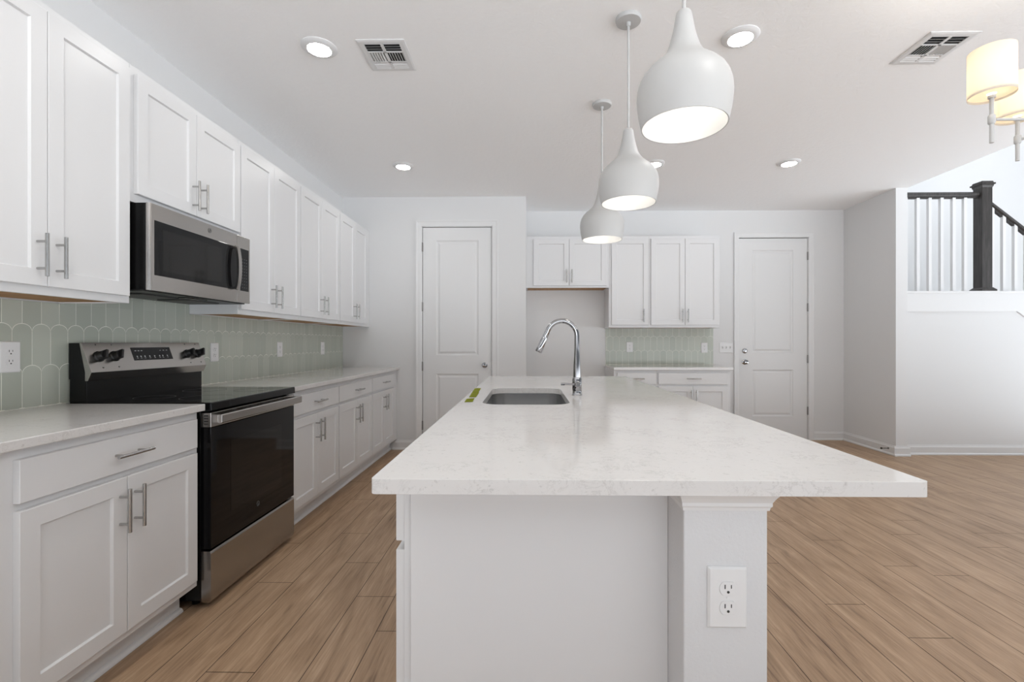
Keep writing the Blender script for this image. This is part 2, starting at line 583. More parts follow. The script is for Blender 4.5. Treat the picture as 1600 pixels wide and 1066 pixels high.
def shaker(w, h, fr=.057):
    key = ('sh', round(w, 4), round(h, 4))
    if key in CACHE:
        return CACHE[key]
    t, d = .020, .009
    R = lambda i, y: [(i, y, i), (w - i, y, i), (w - i, y, h - i), (i, y, h - i)]
    mb = MB().loft([R(0, 0), R(0, -t + .0015), R(.0015, -t), R(fr, -t), R(fr + .004, -t + d)], True, True)
    CACHE[key] = mb.mesh('door')
    return CACHE[key]


def slabm(w, h):
    key = ('sl', round(w, 4), round(h, 4))
    if key in CACHE:
        return CACHE[key]
    R = lambda i, y: [(i, y, i), (w - i, y, i), (w - i, y, h - i), (i, y, h - i)]
    CACHE[key] = MB().loft([R(0, 0), R(0, -.0185), R(.0015, -.020)]).mesh('drawer_front')
    return CACHE[key]


def pull_mesh(vert):
    key = 'pv' if vert else 'ph'
    if key not in CACHE:
        A = (lambda a, y: (0, y, a)) if vert else (lambda a, y: (a, y, 0))
        mb = MB().tube([A(-.077, -.036), A(-.0765, -.036), A(.0765, -.036), A(.077, -.036)], [.0045, .006, .006, .0045], 14)
        for s in (-.048, .048):
            mb.tube([A(s, 0), A(s, -.034)], .0046, 10)
        me = mb.mesh('pull')
        for p in me.polygons:
            p.use_smooth = True
        me.set_sharp_from_angle(angle=math.radians(40))
        CACHE[key] = me
    return CACHE[key]


def add_door(root, x0, x1, z0, z1, px=None, pz=None):
    d = put('door', shaker(x1 - x0, z1 - z0), M_CAB, root, (x0, -.0005, z0))
    if px is not None:
        put('pull', pull_mesh(True), M_NICKEL, d, (px - x0, -.020, pz - z0))
    return d


def add_drawer(root, x0, x1, z0, z1, pull=True):
    d = put('drawer', slabm(x1 - x0, z1 - z0), M_CAB, root, (x0, -.0005, z0))
    if pull:
        put('pull', pull_mesh(False), M_NICKEL, d, ((x1 - x0) / 2, -.020, (z1 - z0) / 2))
    return d


def upper(label, loc, rz, w, h, depth, doors, group):
    root = thing('upper_cabinet', label, 'cabinet', loc, rz, group)
    mb = MB()
    mb.box(0, w, 0, .02, 0, h).box(0, .016, .02, depth, 0, h).box(w - .016, w, .02, depth, 0, h)
    mb.box(.016, w - .016, .02, depth, h - .016, h).box(.016, w - .016, depth - .008, depth, .012, h - .016)
    put('case', mb, M_CAB, root, bev=.0012)
    u = put('underside', MB().box(.0165, w - .0165, .0205, depth - .0085, .005, .012), M_RAW, root)
    u['label'] = 'bare brown wood underside'
    for d in doors:
        add_door(root, *d)
    return root


def base(label, loc, rz, w, depth, doors, drawers, group, top_open=False, toe=True, pulls=True):
    root = thing('base_cabinet', label, 'cabinet', loc, rz, group)
    H = .883
    mb = MB()
    if top_open:
        mb.box(0, w, 0, .02, .115, .60).box(0, w, 0, .02, .845, H)
        mb.box(0, .03, 0, .02, .60, .845).box(w - .03, w, 0, .02, .60, .845)
    else:
        mb.box(0, w, 0, .02, .115, H)
    mb.box(0, .016, .02, depth, .115, H).box(w - .016, w, .02, depth, .115, H).box(.016, w - .016, .02, depth, .115, .13)
    mb.box(0, .016, .09, depth, 0, .115).box(w - .016, w, .09, depth, 0, .115)
    mb.box(.016, w - .016, depth - .008, depth, .13, H)
    if not top_open:
        mb.box(.016, w - .016, .02, depth - .008, H - .02, H)
    put('case', mb, M_CAB, root, bev=.0012)
    if toe:
        put('toe_kick', MB().box(0, w, .078, .0895, 0, .1145), M_CAB, root)
        q = [(.0775 - .018 * math.cos(a), .018 * math.sin(a)) for a in [PI / 2 * i / 5 for i in range(6)]]
        q = [(.0775, 0)] + q
        put('shoe_moulding', MB().prism(q, 'x', 0, w), M_TRIM, root)
    for d in doors:
        add_door(root, *d)
    for d in drawers:
        add_drawer(root, *d, pull=pulls)
    return root


RZL = PI / 2
XF = -1.762        # frame face of the upper cabinets on the left wall
UD = XF - XL - .0005       # depth
UZ, UH = 1.358, 1.062
G1 = 'tall white wall cabinets over the left worktop'


def ul(y0, y1, d0, dm, d1, label, z0=UZ, h=UH, dz0=.031, dz1=1.030, pz=.139, po=(.037, .037), group=G1):
    upper(label, (XF, y0, z0), RZL, y1 - y0, h, -XL + XF - .0005 if False else (XF - XL - .0005), [
        (d0 - y0, dm - .0015 - y0, dz0, dz1, dm - .0015 - po[0] - y0, pz),
        (dm + .0015 - y0, d1 - y0, dz0, dz1, dm + .0015 + po[1] - y0, pz)], group)


ul(1.30, 2.064, 1.335, 1.690, 2.045, 'tall white two-door cabinet on the left wall, between the frame edge and microwave', po=(.036, .030))
ul(2.066, 2.846, 2.087, 2.465, 2.843, 'short white two-door cabinet directly above the stainless microwave', z0=1.813, h=.607, dz0=.037, dz1=.571, pz=.135, po=(.030, .030), group='white cabinet over the microwave')
ul(2.848, 3.607, 2.853, 3.228, 3.602, 'tall white two-door cabinet touching the right side of the microwave')
ul(3.609, 4.371, 3.614, 3.990, 4.366, 'tall white two-door cabinet, middle of the three between microwave and far corner')
ul(4.373, 5.2345, 4.378, 4.746, 5.113, 'tall white two-door cabinet in the far corner against the pantry wall')

XB = -1.457
BD = XB - XL - .0005
G2 = 'white base cabinets under the left worktop'


def bl(y0, y1, d0, dm, d1, label):
    base(label, (XB, y0, 0), RZL, y1 - y0, BD, [
        (d0 - y0, dm - .0015 - y0, .149, .705, dm - .0015 - .031 - y0, .593),
        (dm + .0015 - y0, d1 - y0, .149, .705, dm + .0015 + .029 - y0, .593)],
        [(d0 - y0, d1 - y0, .728, .852)], G2)


bl(1.19, 2.061, 1.315, 1.677, 2.037, 'white base cabinet with one drawer and two doors, left of the black range')
bl(2.849, 3.584, 2.858, 3.219, 3.577, 'white base cabinet with drawer and two doors, right next to the range')
bl(3.586, 4.356, 3.593, 3.971, 4.348, 'white base cabinet with drawer and two doors, middle of three past the range')
bl(4.358, 5.2345, 4.366, 4.720, 5.075, 'white base cabinet with drawer and two doors, in the far corner by pantry wall')

# back run
YFU = 5.52
G3 = 'white wall cabinets on the back wall'


def ub(x0, x1, doors, label, z0=UZ, h=UH):
    upper(label, (x0, YFU, z0), 0, x1 - x0, h, D2 - YFU - .0005, [(a - x0, b - x0, c - z0, d - z0, p - x0, q - z0) for a, b, c, d, p, q in doors], G3)


ub(-.0215, .937, [(.064, .4745, 1.845, 2.385, .446, 1.952), (.4775, .908, 1.845, 2.385, .506, 1.952)],
   'short white two-door cabinet hung over the empty fridge niche', 1.822, .598)
ub(.938, 1.398, [(.968, 1.392, 1.389, 2.385, 1.331, 1.495)], 'single-door white wall cabinet between the fridge niche cabinet and double cabinet')
ub(1.399, 2.212, [(1.421, 1.8085, 1.389, 2.385, 1.776, 1.495), (1.8115, 2.198, 1.389, 2.385, 1.838, 1.495)],
   'tall white two-door wall cabinet nearest the door with the deadbolt')
YFB = 5.243
G4 = 'white base cabinets on the back wall'
base('white base cabinet at back wall beside the fridge niche, mostly behind the island', (.945, YFB, 0), 0, .470, D2 - YFB - .0005,
     [(.035, .462, .149, .705, .425, .593)], [(.035, .462, .728, .852)], G4)
base('white base cabinet with drawer and two doors left of the far deadbolt door', (1.416, YFB, 0), 0, .802, D2 - YFB - .0005,
     [(.014, .3875, .149, .705, .365, .593), (.3905, .765, .149, .705, .422, .593)], [(.014, .765, .728, .852)], G4)

# island run: fronts face the range
XI, XIB = -.287, .300
RZI = -PI / 2
G5 = 'white base cabinets of the island'


def bi(y0, y1, label, open_=False):
    w = y1 - y0
    r = base(label, (XI, y1, 0), RZI, w, XIB - XI, [
        (.008, w / 2 - .0015, .149, .703, w / 2 - .033, .593), (w / 2 + .0015, w - .006, .149, .703, w / 2 + .033, .593)],
        [(.008, w - .006, .724, .868)], G5, open_, pulls=not open_)
    return r


r = bi(1.094, 1.975, 'white island cabinet whose plain end panel faces the camera')
ep = put('end_panel', MB().box(.884, .893, .018, .6045, 0, .8825), M_CAB, r, bev=.001)
bi(1.977, 2.900, 'white island cabinet under the sink, fronts facing the range', True)
bi(2.902, 3.795, 'white island cabinet beyond the sink, fronts facing the range')

# half wall that carries the overhang on the seating side, with a moulded head
CX0, CX1, CY0, CY1 = .318, .488, .975, 3.795
struct('wall_island', MB().box(CX0, CX1, CY0, CY1, 0, .884), M_PONY, 'white textured half wall carrying the island overhang', 'wall', .003)
prof = [(0, .842), (.003, .843), (.004, .849), (.007, .853), (.007, .860), (.011, .868), (.016, .876), (.019, .880), (.019, .8838), (0, .8838)]
mb = MB()
rings = []
for o_, z in prof:
    rings.append([(CX0 - o_ * .72, CY0 - o_, z), (CX1 + o_, CY0 - o_, z), (CX1 + o_, 1.078, z), (CX0 - o_ * .72, 1.078, z)])
mb.loft(rings, True, True)
struct('trim_5', mb, M_TRIM, 'white crown moulding at the head of the island half wall', 'trim')


# ------------------------------------------------------------------ worktops
def plain_top(name, x0, x1, y0, y1, label, r=.0):
    o = put(name, MB().box(x0, x1, y0, y1, .8845, .9145), M_Q, bev=.003)
    return tag(o, label, 'countertop')


plain_top('countertop', XL + .0005, -1.423, 1.19, 2.0675, 'speckled white quartz countertop left of the range')
plain_top('countertop', XL + .0005, -1.423, 2.847, D1 - .0005, 'speckled white quartz countertop running from the range to the pantry wall')
plain_top('countertop', .938, 2.240, 5.205, D2 - .0005, 'speckled white quartz countertop on the back wall under the small sage backsplash')

# island top with the sink cut-out
IX0, IX1, IY0, IY1 = -.313, .781, .934, 3.825
SX0, SX1, SY0, SY1, SRAD = -.206, .188, 2.068, 2.812, .085
outer = rrect(IX0, IX1, IY0, IY1, .012, 5)
inner = rrect(SX0, SX1, SY0, SY1, SRAD, 8)
bm = bmesh.new()
loops = []
for z in (.8845, .9145):
    vo = [bm.verts.new((x, y, z)) for x, y in outer]
    vi = [bm.verts.new((x, y, z)) for x, y in inner]
    es = []
    for ring in (vo, vi):
        for i in range(len(ring)):
            es.append(bm.edges.new((ring[i], ring[(i + 1) % len(ring)])))
    bmesh.ops.triangle_fill(bm, edges=es, use_beauty=True, use_dissolve=False)
    loops.append((vo, vi))
for a, b in zip(loops[0], loops[1]):
    for i in range(len(a)):
        k = (i + 1) % len(a)
        bm.faces.new((a[i], a[k], b[k], b[i]))
bmesh.ops.recalc_face_normals(bm, faces=bm.faces)
me = bpy.data.meshes.new('island_countertop')
bm.to_mesh(me)
bm.free()
tag(put('island_countertop', me, M_Q, bev=.0035), 'large speckled white quartz slab on top of the island', 'countertop')

# sink
root = thing('sink', 'stainless undermount sink let into the island countertop', 'sink', (0, 0, 0))
rings = []
for ins, z, rr in ((-.012, .8838, .095), (-.003, .8838, .087), (-.003, .872, .087), (.004, .72, .082), (.012, .690, .078), (.03, .676, .065), (.12, .670, .03)):
    rings.append([(x, y, z) for x, y in rrect(SX0 + ins, SX1 - ins, SY0 + ins, SY1 - ins, rr, 8)])
for ins, z, rr in ((.10, .6685, .03), (.03, .673, .065), (.010, .688, .078), (.002, .72, .082), (-.005, .870, .087), (-.012, .8825, .095)):
    rings.append([(x, y, z) for x, y in rrect(SX0 + ins, SX1 - ins, SY0 + ins, SY1 - ins, rr, 8)])
bowl = put('bowl', MB().loft(rings, False, False), M_SSV, root, smooth=50)
# close the floor of the bowl
put('bowl_floor', MB().prism(rrect(SX0 + .115, SX1 - .115, SY0 + .115, SY1 - .115, .03, 8), 'z', .6685, .6702), M_SSV, root)
put('drain', MB().lathe([(.045, .6703), (.045, .673), (.036, .674), (.033, .671), (0, .671)], ((SX0 + SX1) / 2, 2.44, 0), 24), M_CHROME, root, smooth=40)

# faucet
FX, FY, FZ = .253, 2.455, .9146
root = thing('faucet', 'tall chrome gooseneck faucet standing beside the island sink', 'faucet', (FX, FY, FZ))
mb = MB().lathe([(.0265, 0), (.0265, .003), (.0235, .006), (.0235, .030), (.0245, .033), (.0245, .082), (.0205, .092)], n=28)
put('base', mb, M_CHROME, root, smooth=45)
pts, rd = [(0, 0, .088), (0, 0, .16), (0, 0, .20), (0, 0, .24)], [.0200, .0178, .0150, .0134]
pts.append((0, 0, .305))
rd.append(.0130)
cx, cz, rx, rzr = -.078, .305, .078, .078
for i in range(1, 15):
    a = math.radians(i * 162 / 14)
    pts.append((cx + rx * math.cos(a), 0, cz + rzr * math.sin(a)))
    rd.append(.0130)
put('spout', MB().tube(pts, rd, 20), M_CHROME, root, smooth=60)
e = Vector(pts[-1])
d = (Vector(pts[-1]) - Vector(pts[-2])).normalized()
hp = [e + d * t for t in (.001, .030, .033, .036, .088, .113, .117)]
put('spray_head', MB().tube(hp, [.0132, .0142, .0136, .0146, .0175, .0188, .0165], 20), M_CHROME, root, smooth=40)
put('valve', MB().tube([(0, -.015, .058), (0, -.038, .058), (0, -.042, .058)], [.0165, .0165, .0125], 20), M_CHROME, root, smooth=40)
put('lever', MB().tube([(-.008, -.031, .058), (-.05, -.031, .0585), (-.082, -.031, .059), (-.086, -.031, .059)], [.0050, .0055, .0072, .006], 12), M_CHROME, root, smooth=40)

# strips of green tape
for poly, lab in (([(-.288, 2.145), (-.252, 2.158), (-.259, 2.293), (-.294, 2.266)], 'short square of green tape on the island, nearest the camera'),
                  ([(-.291, 2.339), (-.257, 2.340), (-.264, 2.560), (-.303, 2.566)], 'middle piece of green tape on the island left of the sink'),
                  ([(-.303, 2.580), (-.270, 2.578), (-.277, 2.794), (-.314, 2.793)], 'farthest piece of green tape on the island edge')):
    n = 8
    g1, g2 = [], []
    for i in range(n + 1):
        t = i / n
        a = Vector(poly[0]).lerp(Vector(poly[3]), t)
        b = Vector(poly[1]).lerp(Vector(poly[2]), t)
        z = .9149 + .0009 * abs(math.sin(t * 7))
        g1 += [(a.x, a.y, z), (b.x, b.y, z + .0003)]
        g2 += [(a.x, a.y, z + .0008), (b.x, b.y, z + .0011)]
    rings = [[g1[2 * i], g1[2 * i + 1], g2[2 * i + 1], g2[2 * i]] for i in range(n + 1)]
    tag(put('tape_strip', MB().loft(rings), M_TAPE), lab, 'tape', 'green tape on the island')

# ------------------------------------------------------------------ backsplash of arched tiles
TW, TP, TB, TZ = .0765, .172, .033, 1.091
GR = .0016


def clip(poly, f):
    out = []
    for i in range(len(poly)):
        a, b = poly[i], poly[(i + 1) % len(poly)]
        fa, fb = f(a), f(b)
        if fa >= 0:
            out.append(a)
        if (fa >= 0) != (fb >= 0):
            t = fa / (fa - fb)
            out.append((a[0] + (b[0] - a[0]) * t, a[1] + (b[1] - a[1]) * t))
    return out


def tile_poly(c, zt):
    """one tile with a rounded head at (c, zt) that sits between the two heads of the row below"""
    hw, pts = TW / 2 - GR, []
    nb = 7
    zs = zt - TB
    for i in range(nb * 2 + 1):
        a = PI * i / (nb * 2)
        pts.append((c + hw * math.cos(a), zs + (TB - GR) * math.sin(a)))
    zl = zt - TP                  # apex of the row below, centred at c - TW/2 and c + TW/2
    zls = zl - TB
    for i in range(nb + 1):       # left concave flank, from the apex down to the point
        a = PI / 2 * (1 - i / nb)
        x = c - TW / 2 + (TW / 2 + GR) * math.cos(a)
        pts.append((min(max(x, c - hw), c - .0002), zls + (TB + GR) * math.sin(a)))
    for i in range(1, nb + 1):
        a = PI / 2 * i / nb
        x = c + TW / 2 - (TW / 2 + GR) * math.cos(a)
        pts.append((max(min(x, c + hw), c + .0002), zls + (TB + GR) * math.sin(a)))
    return pts


def backsplash(label, loc, rz, rects, phase):
    mb = MB()
    for (u0, u1, z0, z1) in rects:
        mb.box(u0, u1, -.0072, -.0006, z0, z1)
    nslab = len(mb.f)
    tones = [0] * nslab
    for (u0, u1, z0, z1) in rects:
        for row in range(-1, 4):
            zt = TZ + TP * row
            sh = 0 if row % 2 == 0 else -TW / 2
            k = math.floor((u0 - phase) / TW) - 1
            while phase + sh + k * TW < u1 + TW:
                c = phase + sh + k * TW
                k += 1
                p = tile_poly(c, zt)
                for f in (lambda q: q[0] - u0 - .001, lambda q: u1 - .001 - q[0], lambda q: q[1] - z0 - (.003 if z0 < 1 else 0), lambda q: z1 - q[1]):
                    p = clip(p, f) if len(p) > 2 else p
                q = []
                for a in p:
                    if not q or math.hypot(a[0] - q[-1][0], a[1] - q[-1][1]) > 1e-5:
                        q.append(a)
                if len(q) > 1 and math.hypot(q[0][0] - q[-1][0], q[0][1] - q[-1][1]) < 1e-5:
                    q.pop()
                if len(q) < 3:
                    continue
                n0 = len(mb.f)
                mb.loft([[(a, -.0070, b) for a, b in q], [(a, -.0080, b) for a, b in q]], False, True)
                tn = random.random()
                tones += [tn] * (len(mb.f) - n0)
    me = mb.mesh('backsplash')
    me.materials.append(M_TILE)
    me.materials.append(M_GROUT)
    at = me.attributes.new('tone', 'FLOAT', 'FACE')
    for i, p in enumerate(me.polygons):
        at.data[i].value = tones[i]
        p.material_index = 1 if i < nslab else 0
    o = put('backsplash', me, None, None, loc, (0, 0, rz))
    return tag(o, label, 'backsplash')


backsplash('sage green arched tile backsplash along the left wall behind the range', (XL, 0, 0), PI / 2,
           [(1.19, D1 - .001, .915, 1.3565), (2.0665, 2.8455, 1.3565, 1.44)], 1.931)
backsplash('small sage green tile backsplash on the back wall beside the fridge niche', (0, D2, 0), 0, [(.951, 2.262, .915, 1.3565)], .965)
bpy.data.objects['backsplash']['kind'] = 'thing'


# ------------------------------------------------------------------ outlets and switches
def plate_mesh(w, h):
    R = lambda i, y: [(-w / 2 + i, y, -h / 2 + i), (w / 2 - i, y, -h / 2 + i), (w / 2 - i, y, h / 2 - i), (-w / 2 + i, y, h / 2 - i)]
    return MB().loft([R(0, 0), R(0, -.0025), R(.004, -.0065)])


def outlet(label, loc, rz, group):
    """duplex outlet, plate back at y=0 facing -y"""
    root = thing('power_outlet', label, 'outlet', loc, rz, group)
    put('plate', plate_mesh(.079, .124), M_PLATE, root, bev=.001)
    for s in (1, -1):
        cz = s * .0195
        pts = []
        for i in range(28):
            a = 2 * PI * i / 28
            pts.append((.0172 * math.cos(a), max(-.0137, min(.0137, .0172 * math.sin(a))) + cz))
        f = put('receptacle', MB().prism(pts, 'y', -.0085, -.006), M_PLATE, root, bev=.0006)
        sl = MB()
        sl.box(-.0075, -.0055, -.0090, -.0080, cz + .000, cz + .0085)
        sl.box(.0053, .0071, -.0090, -.0080, cz + .001, cz + .0080)
        sl.tube([(0, -.0090, cz - .0065), (0, -.0080, cz - .0065)], .0027, 12)
        put('slots', sl, M_SLOT, f)
    put('screw', MB().tube([(0, -.0075, 0), (0, -.006, 0)], .003, 12), M_PLATE, root)
    return root


OX = XL + .0089
G6 = 'white outlets on the left backsplash'
outlet('white outlet on the sage tile left of the range, cut by the frame edge', (OX, 1.842, 1.128), PI / 2, G6)
outlet('white outlet on the sage tile just right of the range controls', (OX, 3.070, 1.122), PI / 2, G6)
outlet('white outlet on the sage tile midway along the far left worktop', (OX, 3.888, 1.128), PI / 2, G6)
outlet('white outlet on the sage tile closest to the far corner', (OX, 4.705, 1.128), PI / 2, G6)
G7 = 'white outlets on the back wall backsplash'
outlet('white outlet at the left end of the small back wall backsplash', (1.244, D2 - .0089, 1.130), 0, G7)
outlet('white outlet at the right end of the small back wall backsplash', (2.152, D2 - .0089, 1.122), 0, G7)
outlet('white outlet on the end of the island half wall, facing the camera', (.405, CY0, .667), 0, 'outlet on the island')
root = thing('light_switch', 'white plate of three light switches beside the far door', 'light switch', (2.420, D2, 1.122))
put('plate', plate_mesh(.165, .124), M_PLATE, root, bev=.001)
for x in (-.046, 0, .046):
    put('toggle', MB().prism([(-.006, -.012), (-.006, .012), (-.020, .020), (-.022, .012)], 'x', x - .005, x + .005), M_PLATE, root, bev=.0008)


# ------------------------------------------------------------------ letters of the round maker's badge
def badge(parent, loc, r, m):
    """ring with a curled two letter monogram, flat on a face that looks to -y"""
    mb = MB()
    n = 40
    for ra, rb in ((r * .86, r),):
        rings = []
        for rr, y in ((ra, 0), (ra, -.0012), (rb, -.0012), (rb, 0)):
            rings.append([(rr * math.cos(2 * PI * j / n), y, rr * math.sin(2 * PI * j / n)) for j in range(n)])
        mb.loft(rings + [rings[0]], False, False)
    G = [(.02, .38), (-.18, .48), (-.40, .36), (-.50, .05), (-.42, -.28), (-.20, -.40), (-.04, -.24), (-.06, .0), (-.22, -.02), (-.02, .04), (-.02, -.30), (-.12, -.52), (-.32, -.50)]
    E = [(.46, .34), (.28, .46), (.12, .34), (.14, .12), (.32, .04), (.14, -.02), (.06, -.24), (.18, -.44), (.38, -.40), (.52, -.22)]
    for P in (G, E):
        mb.tube([(x * r * 1.25, -.0008, z * r * 1.25) for x, z in P], r * .055, 6)
    return put('badge', mb, m, parent, loc)


# ------------------------------------------------------------------ range
RX, RY, RW = -1.410, 2.081, .754
root = thing('range', 'stainless and black electric range standing between the left base cabinets', 'range', (RX, RY, 0), PI / 2)
mb = MB().box(0, RW, .045, .625, .035, .877)
put('body', mb, M_BLACK, root, bev=.002)
mb = MB()
for x in (.05, RW - .05):
    for y in (.10, .58):
        mb.tube([(x, y, 0), (x, y, .036)], .016, 10)
put('feet', mb, M_BLACK, root)
# cooktop, a thick front rail under the glass
mb = MB().prism([(-.006, .882), (-.004, .915), (.0, .9185), (.560, .9185), (.560, .8775), (.012, .8775)], 'x', -.001, RW + .001)
ck = put('cooktop', mb, M_BGLASS, root, bev=.002)
for (x, y, r) in ((.20, .15, .115), (.56, .15, .085), (.20, .41, .085), (.56, .41, .105)):
    rings = []
    for rr, z in ((r - .002, .9186), (r - .002, .9188), (r, .9188), (r, .9186)):
        rings.append([(x + rr * math.cos(2 * PI * j / 48), y + rr * math.sin(2 * PI * j / 48), z) for j in range(48)])
    put('burner_ring', MB().loft(rings + [rings[0]], False, False), M_DGREY, ck)
# oven door
dr = put('oven_door', MB().box(.003, RW - .003, .0, .044, .266, .806), M_BGLASS, root, bev=.002)
put('door_window', MB().box(.145, RW - .145, -.0006, .001, .385, .722), M_BWIN, dr)
mb = MB().box(.002, RW - .002, -.001, .044, .808, .872)
tr = put('vent_trim', mb, M_SS, dr, bev=.0015)
sl = MB()
for a, b in ((.150, .186), (.238, .292), (.303, .357), (.408, .462), (.473, .527), (.582, .618)):
    for z in (.853, .863):
        sl.box(a, b, -.0016, 0, z, z + .0055)
for i in range(4):
    z = .818 + i * .0125
    sl.box(.0012, .003, .012, .030, z, z + .007)
put('vent_slots', sl, M_SLOT, tr)
hb = MB()
hb.prism([(-.046, .826), (-.050, .830), (-.050, .861), (-.046, .865), (-.032, .865), (-.030, .861), (-.030, .830), (-.032, .826)], 'x', .004, RW - .004)
for x in (.004, RW - .030):
    hb.box(x, x + .026, -.032, 0, .828, .863)
put('handle', hb, M_SS, dr, bev=.0015)
badge(dr, (.370, -.0003, .345), .0135, M_BADGE)
# storage drawer with the curved lower edge
pf = [(.044, .03), (.008, .024), (.001, .034), (-.001, .05), (-.001, .245), (.003, .255), (.044, .255)]
dw = put('storage_drawer', MB().prism(pf, 'x', .003, RW - .003), M_SS, root, bev=.001)
# backguard and control console
put('backguard', MB().box(.004, RW - .004, .562, .640, .8775, 1.02).prism([(.640, 1.02), (.640, 1.183), (.592, 1.183), (.560, 1.012)], 'x', -.0005, RW + .0005), M_BLACK, root, bev=.0015)
pf = [(.592, 1.1835), (.584, 1.1842), (.536, 1.051), (.553, 1.013), (.566, 1.013), (.566, 1.051)]
cs = put('console', MB().prism(pf, 'x', -.001, RW + .001), M_SS, root, bev=.001)
tl = math.atan2(.048, .1332)        # lean of the sloping face


def on_face(x, t):
    """point on the sloping console face, t from 0 at the lower edge to 1 at the top"""
    return (x, .536 + .048 * t, 1.051 + .1332 * t)


dp = MB().box(-.128, .128, -.0012, .0005, -.034, .034)
dsp = put('display', dp, M_BGLASS, cs, on_face(.378, .575), (-tl, 0, 0))
ic = MB()
for x in (-.105, -.086, -.067, .056, .078, .100):
    ic.box(x - .005, x + .005, -.0016, -.001, .015, .018)
for x in (-.105, -.082, -.057, -.026, .006, .040, .062, .094):
    ic.box(x - .003, x + .003, -.0016, -.001, -.018, -.010)
    ic.box(x - .005, x + .005, -.0016, -.001, -.024, -.0225)
put('display_icons', ic, M_ICON, dsp)
for i, x in enumerate((.062, .146, .628, .714)):
    kb = MB().lathe([(.0255, 0), (.0255, .004), (.0215, .007), (.020, .026), (.018, .029), (0, .029)], n=26)
    k = put('knob', kb, M_BPLAST, cs, on_face(x, .52), (PI / 2 - tl, 0, 0), smooth=35)
    put('grip', MB().box(-.0062, .0062, -.023, .023, .010, .044), M_BPLAST, k, rot=(0, 0, -.45), bev=.003)
mk = MB()
for x in (.062, .146, .628, .714):
    for t in (.14, .93):
        p = on_face(x + .004, t)
        mk.box(p[0] - .003, p[0] + .003, p[1] - .0012, p[1] + .002, p[2] - .003, p[2] + .003)
put('burner_marks', mk, M_DGREY, cs)

# ------------------------------------------------------------------ microwave
MX, MY, MW = -1.684, 2.080, .762
root = thing('microwave', 'stainless over-the-range microwave hanging under the short white cabinet', 'microwave', (MX, MY, 1.420), PI / 2)
put('body', MB().box(.002, MW - .002, .0165, MX - XL - .010, .004, .390), M_BLACK, root, bev=.002)
# front: one stainless face split into door and control side, with a rounded near edge
R_ = .014
arc = [(R_ - R_ * math.cos(a), R_ - R_ * math.sin(a)) for a in [PI / 2 * i / 6 for i in range(7)]]
pf = [(0, .016)] + arc + [(.634, 0), (.634, .016)]
md = put('door', MB().prism(pf, 'z', 0, .390), M_SS, root, smooth=35)
put('door_glass', MB().box(.028, .634, -.0010, .002, .070, .318), M_BGLASS, md, bev=.0008)
put('window', MB().box(.075, .500, -.0014, .000, .095, .285), M_BWIN, md)
hz = [.070 + .248 * i / 12 for i in range(13)]
rings = []
for z in hz:
    t = (z - .070) / .248
    y = -.016 - .016 * math.sin(PI * t) ** .6
    rings.append([(.590, y - .008, z), (.604, y - .011, z), (.618, y - .008, z), (.618, y + .004, z), (.590, y + .004, z)])
hm = MB().loft(rings)
hm.box(.592, .616, -.018, 0, .070, .084).box(.592, .616, -.018, 0, .304, .318)
put('handle', hm, M_SS, md, smooth=40)
pn = put('control_panel', MB().box(.636, MW, 0, .016, 0, .390), M_SS, root, bev=.002)
pd = put('keypad', MB().box(.668, .748, -.0012, .001, .070, .318), M_BGLASS, pn)
ks = MB()
for r in range(10):
    for c in range(3):
        x, z = .684 + c * .021, .088 + r * .0185
        ks.box(x - .0045, x + .0045, -.0016, -.001, z, z + .004)
put('key_marks', ks, M_DGREY, pd)
badge(md, (.400, -.0005, .358), .0125, M_BADGE)
un = MB().box(.004, MW - .004, .030, MX - XL - .012, -.004, .004)
u = put('underside', un, M_BPLAST, root)
for x in (.10, .42):
    put('grease_filter', MB().box(x, x + .24, .12, .30, -.010, -.004), M_DGREY, u, bev=.002)
put('lamp_cover', MB().box(.30, .46, .055, .095, -.008, -.004), M_BPLAST, u)

# ------------------------------------------------------------------ pendants
PROF = [(.133, 0), (.1375, .02), (.1425, .045), (.1463, .075), (.1475, .095), (.1455, .120), (.139, .143), (.127, .164), (.111, .182), (.092, .198), (.074, .213),
        (.060, .230), (.050, .250), (.042, .275), (.0355, .300), (.0305, .325), (.0265, .350), (.0235, .364), (.019, .369), (.004, .370)]
INN = [(.130, .0005), (.1345, .02), (.1395, .045), (.143, .075), (.144, .095), (.142, .12), (.135, .142), (.123, .162), (.107, .180), (.088, .195), (.070, .210), (.054, .228), (.040, .255), (.03, .28), (.001, .281)]


def pendant(y, label):
    zb = 1.878
    root = thing('pendant_light', label, 'pendant light', (.500, y, zb), 0, 'white pendants over the island')
    if 'pend' not in CACHE:
        me = MB().lathe(list(reversed(INN)) + PROF, n=48, cap0=False, cap1=False).mesh('shade')
        CACHE['pend'] = me
        rod = MB().tube([(0, 0, .366), (0, 0, CZ - zb - .02)], .0062, 12).mesh('rod')
        can = MB().lathe([(.0635, CZ - zb - .0005), (.0635, CZ - zb - .012), (.060, CZ - zb - .019), (.012, CZ - zb - .022), (.010, CZ - zb - .040), (0, CZ - zb - .040)], n=36).mesh('canopy')
        blb = MB().lathe([(.001, .138), (.018, .144), (.029, .160), (.030, .175), (.024, .195), (.014, .215), (.013, .235)], n=24).mesh('bulb')
        sck = MB().lathe([(.016, .233), (.018, .236), (.018, .278), (.001, .279)], n=20).mesh('socket')
        CACHE['pp'] = (rod, can, blb, sck)
    put('shade', CACHE['pend'], M_PEND, root, smooth=50)
    rod, can, blb, sck = CACHE['pp']
    put('rod', rod, M_PEND, root, smooth=50)
    put('canopy', can, M_PEND, root, smooth=40)
    put('bulb', blb, M_BULB, root, smooth=60)
    put('socket', sck, M_PEND, root, smooth=40)


